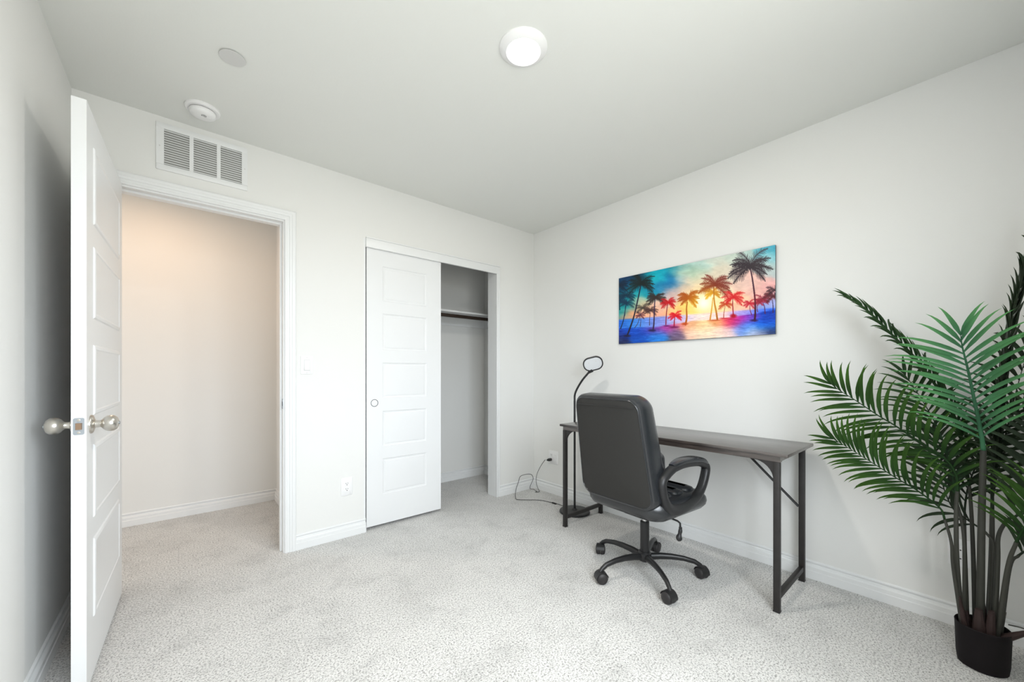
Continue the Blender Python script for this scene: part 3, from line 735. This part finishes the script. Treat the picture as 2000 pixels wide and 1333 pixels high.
# headroll: leather band over the top with a corner seam
bm = B(); pts = [bk(u, BH-.052-.004*abs(u/.2)**3, -.0068) for u in np.linspace(-.185, .185, 20)]; tube(bm, pts, .0018, 6); link('top_seam', bm, M['blackplastic'], ch)
# padded front of the back
bm = B()
for v0, v1, dd in ((.050, .275, .010), (.265, .530, -.006)):
    loft(bm, [[bk(u*(1-.10*max(0, (v0+v1)/2+w-.3)/.27), (v0+v1)/2+w, d+dd) for u, w in rrect(.41-i*2, (v1-v0)-i*1.2, .035, 6)] for i, d in ((0, .080), (.003, .094), (.020, .106), (.065, .110))])
link('back_cushion', bm, M['leather'], ch)
# seat
sxc = .005
def so(ins, taper=1):
    pts = []
    for x, y in rrect(.485-ins*2, .505-ins*2, max(.02, .085-ins), 8):
        k = 1-.10*max(0, (-x-.05)/.2)**2
        pts.append((x+sxc, y*k))
    return pts
def sz(x, z, b):      # waterfall front and upturned rear
    return z-.030*max(0, (x-.13)/.12)**2*(1 if z > .44 else .2)
bm = B(); loft(bm, [[(x, y, sz(x, z, 0)) for x, y in so(i)] for i, z in ((.115, .366), (.070, .369), (.026, .384), (.005, .408), (.0, .428), (.004, .455), (.020, .474), (.050, .482), (.11, .484))]); link('seat', bm, M['leather'], ch)
bm = B()
for k in range(3):
    x0 = -.13+k*.105
    loft(bm, [[(x0+.045+x, y, sz(x0, z, 0)) for x, y in rrect(.098-i*2, .40-i*2, .03, 5)] for i, z in ((0, .478), (.006, .490), (.020, .497), (.035, .499))])
link('seat_cushion', bm, M['leather'], ch)
# under-seat mechanism and tilt lever
bm = B(); box(bm, (-.09, -.075, .326), (.10, .075, .367), .008); link('seat_plate', bm, M['blackmetal'], ch)
bm = B(); lv = [Vector(p) for p in [(.0, -.07, .345), (.0, -.150, .348), (.005, -.192, .342), (.008, -.203, .334), (.009, -.205, .308)]]
tube(bm, lv, .005, 8); lvo = link('tilt_lever', bm, M['blackmetal'], ch)
bm = B(); tube(bm, spline([(.009, -.205, .314), (.008, -.205, .296), (.005, -.203, .278), (.002, -.201, .260), (.006, -.205, .246)], 4), [.008, .008, .008, .009, .010, .010, .010, .009, .0095, .011, .013, .014, .015, .015, .0145, .013, .009][:17], 10); link('lever_grip', bm, M['blackplastic'], lvo)
# arms
arm_pts = [(-.110, .640), (-.03, .648), (.07, .644), (.150, .630), (.200, .604), (.190, .552), (.156, .498), (.105, .456), (.02, .434), (-.07, .430), (-.140, .450), (-.182, .494), (-.205, .548), (-.205, .590), (-.165, .618)]
for s in (-1, 1):
    cl_ = spline([(x, 0, z) for x, z in arm_pts+[arm_pts[0]]], 5)
    y0 = s*.236
    bm = B(); n_ = len(cl_)-1; rings = []
    for i in range(n_):
        p = cl_[i]; d = (cl_[(i+1) % n_]-cl_[i-1]).normalized(); nn = Vector((d.z, 0, -d.x))
        low = max(0, min(1, (.50-p.z)/.08)); hw = .0185+.010*low; dep = .021
        rings.append([bm.verts.new((p.x+nn.x*a*hw, y0+b*dep-s*low*.004, p.z+nn.z*a*hw)) for a, b in ((1, .55), (.6, .95), (0, 1.05), (-.6, .95), (-1, .55), (-1, -.55), (-.6, -.95), (0, -1.05), (.6, -.95), (1, -.55))])
    for i in range(n_):
        for k in range(10): bm.faces.new([rings[i][k], rings[i][(k+1) % 10], rings[(i+1) % n_][(k+1) % 10], rings[(i+1) % n_][k]])
    ar = link('armrest', bm, M['blackplastic'], ch, 50)
    bm = B(); pp = spline([(-.125, y0, .654), (-.04, y0, .665), (.06, y0, .662), (.145, y0, .647), (.202, y0, .620)], 6); m_ = len(pp); rg = []
    for i, p in enumerate(pp):
        t = i/(m_-1); e = math.sin(PI*min(1, max(0, t*.96+.02)))**.28; hw = .031*e; hh = .0155*e
        d = (pp[min(i+1, m_-1)]-pp[max(i-1, 0)]).normalized(); nn = Vector((-d.z, 0, d.x))
        rg.append([(p.x+nn.x*hh*math.sin(a), p.y+hw*math.copysign(abs(math.cos(a))**.7, math.cos(a)), p.z+nn.z*hh*math.copysign(abs(math.sin(a))**.7, math.sin(a))) for a in [2*PI*k/16 for k in range(16)]])
    loft(bm, rg); link('armrest_pad', bm, M['leather'], ar, 50)
# gas lift
bm = B(); tube(bm, [(0, 0, .28), (0, 0, .32)], .014, 16); link('gas_piston', bm, mat('piston_chrome', (.7, .7, .7, 1), .15, metal=1), ch)
bm = B(); lathe(bm, [(.024, .10), (.024, .283), (.021, .286), (.013, .286)], 24); link('gas_cylinder', bm, M['blackmetal'], ch)
bm = B(); lathe(bm, [(.030, .068), (.036, .074), (.038, .090), (.036, .112), (.028, .120)], 24); link('base_hub', bm, M['blackmetal'], ch)
for k in range(5):
    a = math.radians(90+72*k)-CHR; ca_, sa_ = math.cos(a), math.sin(a)
    bm = B(); prof = [(.026, .092, .016, .019), (.08, .100, .015, .018), (.14, .103, .0135, .016), (.20, .100, .012, .014), (.255, .089, .011, .013), (.282, .073, .0105, .012), (.294, .058, .010, .0105)]
    prof = [(p.x, p.y, q[2], q[3]) for p, q in zip(spline([(r, z, 0) for r, z, _, _ in prof], 1), prof)]
    rg = []
    for i, (r, z, hw, hh) in enumerate(prof):
        r0, z0 = prof[max(i-1, 0)][:2]; r1, z1 = prof[min(i+1, len(prof)-1)][:2]; dl = math.hypot(r1-r0, z1-z0); dr_, dz_ = (r1-r0)/dl, (z1-z0)/dl
        ring = []
        for q in range(12):
            t = 2*PI*q/12; su = hw*math.cos(t); sv = hh*math.sin(t)
            rr, zz = r-dz_*sv, z+dr_*sv
            ring.append((rr*ca_-su*sa_, rr*sa_+su*ca_, zz))
        rg.append(ring)
    loft(bm, rg); leg = link('base_leg', bm, M['blackmetal'], ch, 60)
    cx_, cy_ = .298*ca_, .298*sa_
    ax_a = a+math.radians(35+40*(k % 3)); ax = Vector((math.cos(ax_a), math.sin(ax_a), 0)); off = Vector((-ax.y, ax.x, 0))*.010
    bm = B()
    for s in (-1, 1):
        lathe(bm, [(.0, .002), (.028, .002), (.0300, .006), (.0300, .018), (.026, .025), (.012, .0285), (.0, .029)], 24, TR(Vector((cx_, cy_, .0305))+off, ax*s), caps=False)
    tube(bm, [(cx_, cy_, .036), (cx_, cy_, .068)], .0055, 8)
    cs = link('caster', bm, M['caster'], leg, 50)
    # hood
    bm = B(); rg = []
    c0 = Vector((cx_, cy_, .0305))+off; hf = Vector((-ax.y, ax.x, 0))
    for t in [math.radians(x) for x in range(-10, 171, 15)]:
        d = hf*(-math.cos(t))+Vector((0, 0, math.sin(t)))
        rg.append([c0+d*.0335-ax*.023, c0+d*.0335+ax*.023, c0+d*.0315+ax*.023, c0+d*.0315-ax*.023])
    loft(bm, rg); link('caster_hood', bm, M['blackplastic'], leg, 50)

# ------------------------------------------------------------------ artificial palm
PX, PY = -.285, -2.752
pa = thing('artificial_palm', 'tall artificial palm with green fronds in a small black pot by the right wall', 'potted palm', (PX, PY, 0))
M['leafshade2'] = leafmat('palm_leaf_deep_green', (.022, .060, .022, 1), (.045, .10, .030, 1), .18)
bm = B(); lathe(bm, [(.0, 0), (.058, 0), (.0635, .003), (.067, .030), (.0705, .148), (.0715, .152), (.070, .155), (.067, .152), (.065, .130)], 40, caps=False); link('pot', bm, M['pot'], pa)
bm = B(); lathe(bm, [(.0, .136), (.055, .134), (.0652, .131)], 40, caps=False); link('pot_filler', bm, M['soil'], pa)
FRONDS = [
    ([(-0.285, -2.746, 0.096), (-0.3, -2.748, 0.354), (-0.32, -2.75, 0.59), (-0.34, -2.752, 0.727), (-0.36, -2.753, 0.824)], [(-0.37, -2.745, 0.908), (-0.4, -2.73, 1.02), (-0.44, -2.716, 1.122), (-0.475, -2.704, 1.198), (-0.49, -2.7, 1.24)], 0, 18, 0.245, 0.014, 'leafteal', (1, 1), 0.0115),
    ([(-0.25, -2.732, 0.103), (-0.24, -2.73, 0.386), (-0.22, -2.725, 0.56), (-0.21, -2.72, 0.657)], [(-0.2, -2.709, 0.755), (-0.2, -2.686, 0.896), (-0.2, -2.644, 1.015), (-0.2, -2.574, 1.158), (-0.2, -2.492, 1.28), (-0.2, -2.415, 1.389), (-0.2, -2.348, 1.457)], 66, 30, 0.15, 0.019, 'leafshade2', (1, 0.9), 0.007),
    ([(-0.29, -2.693, 0.1), (-0.3, -2.689, 0.37), (-0.3, -2.687, 0.568), (-0.3, -2.69, 0.648)], [(-0.3, -2.685, 0.716), (-0.31, -2.653, 0.776), (-0.33, -2.588, 0.83), (-0.35, -2.523, 0.888), (-0.36, -2.472, 0.927), (-0.38, -2.41, 0.982), (-0.4, -2.354, 1.029), (-0.41, -2.327, 1.056)], -20, 22, 0.225, 0.015, 'leaf', (1, 0.85), 0.008),
    ([(-0.31, -2.681, 0.103), (-0.32, -2.68, 0.353), (-0.33, -2.675, 0.453), (-0.33, -2.658, 0.537)], [(-0.33, -2.644, 0.579), (-0.34, -2.583, 0.635), (-0.35, -2.525, 0.674), (-0.36, -2.448, 0.729), (-0.37, -2.383, 0.775), (-0.38, -2.329, 0.812)], -22, 22, 0.225, 0.0145, 'leaf', (1, 0.75), 0.006),
    ([(-0.27, -2.7, 0.095), (-0.26, -2.708, 0.404), (-0.25, -2.703, 0.5), (-0.24, -2.691, 0.575)], [(-0.23, -2.684, 0.633), (-0.22, -2.666, 0.751), (-0.2, -2.641, 0.86), (-0.19, -2.606, 0.952), (-0.18, -2.57, 1.033), (-0.17, -2.538, 1.096)], 28, 18, 0.19, 0.014, 'leafshade2', (1, 1), 0.0065),
    ([(-0.25, -2.774, 0.114), (-0.23, -2.776, 0.381), (-0.22, -2.777, 0.574)], [(-0.21, -2.777, 0.709), (-0.2, -2.781, 0.847), (-0.2, -2.787, 1.005), (-0.2, -2.798, 1.153), (-0.21, -2.812, 1.288), (-0.22, -2.831, 1.419), (-0.23, -2.85, 1.536), (-0.24, -2.858, 1.616)], 76, 30, 0.2, 0.025, 'leafshade', (0.9, 1.1), 0.0085),
    ([(-0.28, -2.785, 0.133), (-0.27, -2.788, 0.397), (-0.27, -2.79, 0.497), (-0.28, -2.807, 0.562)], [(-0.28, -2.834, 0.592), (-0.28, -2.86, 0.647), (-0.28, -2.88, 0.742), (-0.28, -2.886, 0.852), (-0.29, -2.883, 0.96)], 0, 16, 0.22, 0.0145, 'leafshade', (1, 1), 0.0075),
    ([(-0.3, -2.792, 0.136), (-0.33, -2.809, 0.406), (-0.35, -2.827, 0.51)], [(-0.37, -2.847, 0.579), (-0.4, -2.882, 0.653), (-0.43, -2.913, 0.701), (-0.46, -2.938, 0.73)], 10, 15, 0.2, 0.014, 'leaf', (1, 1), 0.0075),
    ([(-0.26, -2.779, 0.131), (-0.26, -2.781, 0.372), (-0.26, -2.778, 0.464), (-0.24, -2.76, 0.495)], [(-0.22, -2.722, 0.519), (-0.19, -2.678, 0.55), (-0.17, -2.649, 0.634), (-0.155, -2.634, 0.736), (-0.14, -2.619, 0.84)], -25, 16, 0.19, 0.014, 'leafshade', (1, 1), 0.006),
    ([(-0.24, -2.708, 0.086), (-0.22, -2.709, 0.433), (-0.2, -2.708, 0.55)], [(-0.19, -2.716, 0.642), (-0.18, -2.735, 0.726), (-0.17, -2.768, 0.811), (-0.16, -2.808, 0.895), (-0.15, -2.854, 0.968)], -35, 17, 0.19, 0.015, 'leafshade', (1, 1), 0.0055),
    ([(-0.24, -2.766, 0.106), (-0.21, -2.772, 0.373), (-0.19, -2.775, 0.566)], [(-0.18, -2.786, 0.686), (-0.17, -2.805, 0.827), (-0.16, -2.825, 0.966), (-0.16, -2.847, 1.104), (-0.16, -2.87, 1.229)], 25, 17, 0.2, 0.015, 'leafshade', (1, 1), 0.006),
    ([(-0.28, -2.801, 0.132), (-0.29, -2.815, 0.395), (-0.3, -2.835, 0.452)], [(-0.32, -2.866, 0.496), (-0.36, -2.905, 0.535), (-0.4, -2.935, 0.535)], 0, 12, 0.18, 0.014, 'leafshade', (1, 1), 0.006),
]

def loc(p): return Vector((p[0]-PX, p[1]-PY, p[2]))
def leaflet(bm, lay, p0, T, Sd, Nn, L, w, a0, a1, rng, droop):
    K = 8; p = Vector(p0); rows = []
    for k in range(K+1):
        t = k/K; a = a0+(a1-a0)*t**1.1+.25*max(0, t-.7)/.3
        d = (T*math.cos(a)+Sd*math.sin(a)+Nn*(.16-.30*t)).normalized()
        hw = w*.5*min(1, .30+2.6*t)*(1-max(0, (t-.30)/.70)**1.7)
        e = (Nn.cross(d)).normalized()
        rows.append((Vector(p), e*hw, Nn*hw*.55, t))
        p = p+d*(L/K)+Vector((0, 0, -droop*L*t*t/K))
    prev = None
    for q, e, nn, t in rows:
        if t == 1: vs = [bm.verts.new(q)]
        else: vs = [bm.verts.new(q-e+nn), bm.verts.new(q), bm.verts.new(q+e+nn)]
        for v in vs: v[lay] = t
        if prev:
            if len(vs) == 3:
                bm.faces.new([prev[0], prev[1], vs[1], vs[0]]); bm.faces.new([prev[1], prev[2], vs[2], vs[1]])
            else:
                bm.faces.new([prev[0], prev[1], vs[0]]); bm.faces.new([prev[1], prev[2], vs[0]])
        prev = vs
for fi, (stem, rach, roll, N, Lm, wd_, mn, (lA, lB), sr) in enumerate(FRONDS):
    rng = random.Random(fi*7+1)
    sp = [loc(p) for p in stem]
    # bring the foot of every stem into the pot, fanned around its middle
    foot = Vector((sp[0].x*.85, sp[0].y*.85, 0))
    if foot.length > .052: foot = foot.normalized()*.052
    pts = spline([(foot.x, foot.y, .125)]+[tuple(p) for p in sp[1:]], 7)
    bm = B(); tube(bm, pts, [sr*(1.05-.35*i/(len(pts)-1)) for i in range(len(pts))], 9)
    link('stem', bm, M['stem'], pa, 60)
    allp = spline([tuple(p) for p in sp[-2:]]+[tuple(loc(p)) for p in rach], 8)[8:]
    n = len(allp)
    bm = bmesh.new(); lay = bm.verts.layers.float.new('along')
    tube(bm, allp, [max(.0010, sr*.62*(1-.86*i/(n-1))) for i in range(n)], 7)
    cum = [0]
    for i in range(1, n): cum.append(cum[-1]+(allp[i]-allp[i-1]).length)
    tot = cum[-1]
    def at_(s):
        for i in range(1, n):
            if cum[i] >= s-1e-9:
                k = (s-cum[i-1])/(cum[i]-cum[i-1]+1e-9); return allp[i-1].lerp(allp[i], k), (allp[min(i+1, n-1)]-allp[max(i-2, 0)]).normalized()
        return allp[-1], (allp[-1]-allp[-2]).normalized()
    for k in range(N):
        t = .10+.90*(k/(N-1))**.97; p, T = at_(t*tot)
        view = Vector((-1, 0, .12)); nn = (view-T*view.dot(T)).normalized()
        nn = Matrix.Rotation(math.radians(roll), 3, T) @ nn
        Sd = T.cross(nn).normalized()
        ln = Lm*(.50+.50*math.sin(PI*min(1, .12+t*.72)))*(1-max(0, (t-.60)/.40)**2*.25)
        sweep = 44-26*max(0, (t-.78)/.22)**1.3
        for s, lf in ((1, lA), (-1, lB)):
            jt = rng.uniform(-5, 5); swk = .48 if fi in (1, 5) else 1
            pp = p+T*(.3*tot/N*(.5 if s > 0 else -.5)) if k < N-1 else p
            nj = (nn+T*rng.uniform(-.06, .06)+Sd*rng.uniform(-.10, .10)).normalized()
            leaflet(bm, lay, pp, T, Sd*s, nj, ln*lf*rng.uniform(.92, 1.06), wd_*(1 if t > .15 else .8), math.radians((sweep+jt)*swk), math.radians((sweep+34+jt*1.5-18*max(0, (t-.6)/.4))*swk+(rng.choice((0, 0, 0, 45)) if swk < 1 else 0)), rng, .16)
    # keep everything on the room side of the wall
    for v in bm.verts:
        if v.co.x+PX > -.012: v.co.x = -PX-.012-.02*rng.random()
        if v.co.y+PY < -3.02: v.co.y = -3.02-PY+.01*rng.random()
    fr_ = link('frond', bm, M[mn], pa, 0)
    fr_.data.polygons.foreach_set('use_smooth', [True]*len(fr_.data.polygons))
# brown husks and cut stubs around the foot
for i, (a, r0, tilt, h, w_) in enumerate([(2.9, .030, .10, .105, .020), (1.2, .035, .22, .085, .016), (.1, .020, .05, .12, .018), (-1.0, .034, .25, .10, .017), (-1.75, .036, .80, .095, .015), (2.0, .045, .15, .13, .010), (-2.6, .03, .1, .11, .016), (-.4, .04, .2, .12, .014)]):
    c, s = math.cos(a), math.sin(a)
    p0 = Vector((c*r0, s*r0, .120)); d = Vector((c*math.sin(tilt), s*math.sin(tilt), math.cos(tilt)))
    bm = B(); tube(bm, [p0, p0+d*h*.4, p0+d*h*.8, p0+d*h], [w_, w_*.85, w_*.60, w_*.48], 10)
    link('husk', bm, M['husk'], pa)
bm = B()
p0 = Vector((.015, -.050, .135))
tube(bm, [(.0, -.060, .185), (-.004, -.085, .190), (-.006, -.125, .190), (.0, -.20, .185)], .0022, 6); link('thin_twig', bm, M['stem'], pa)
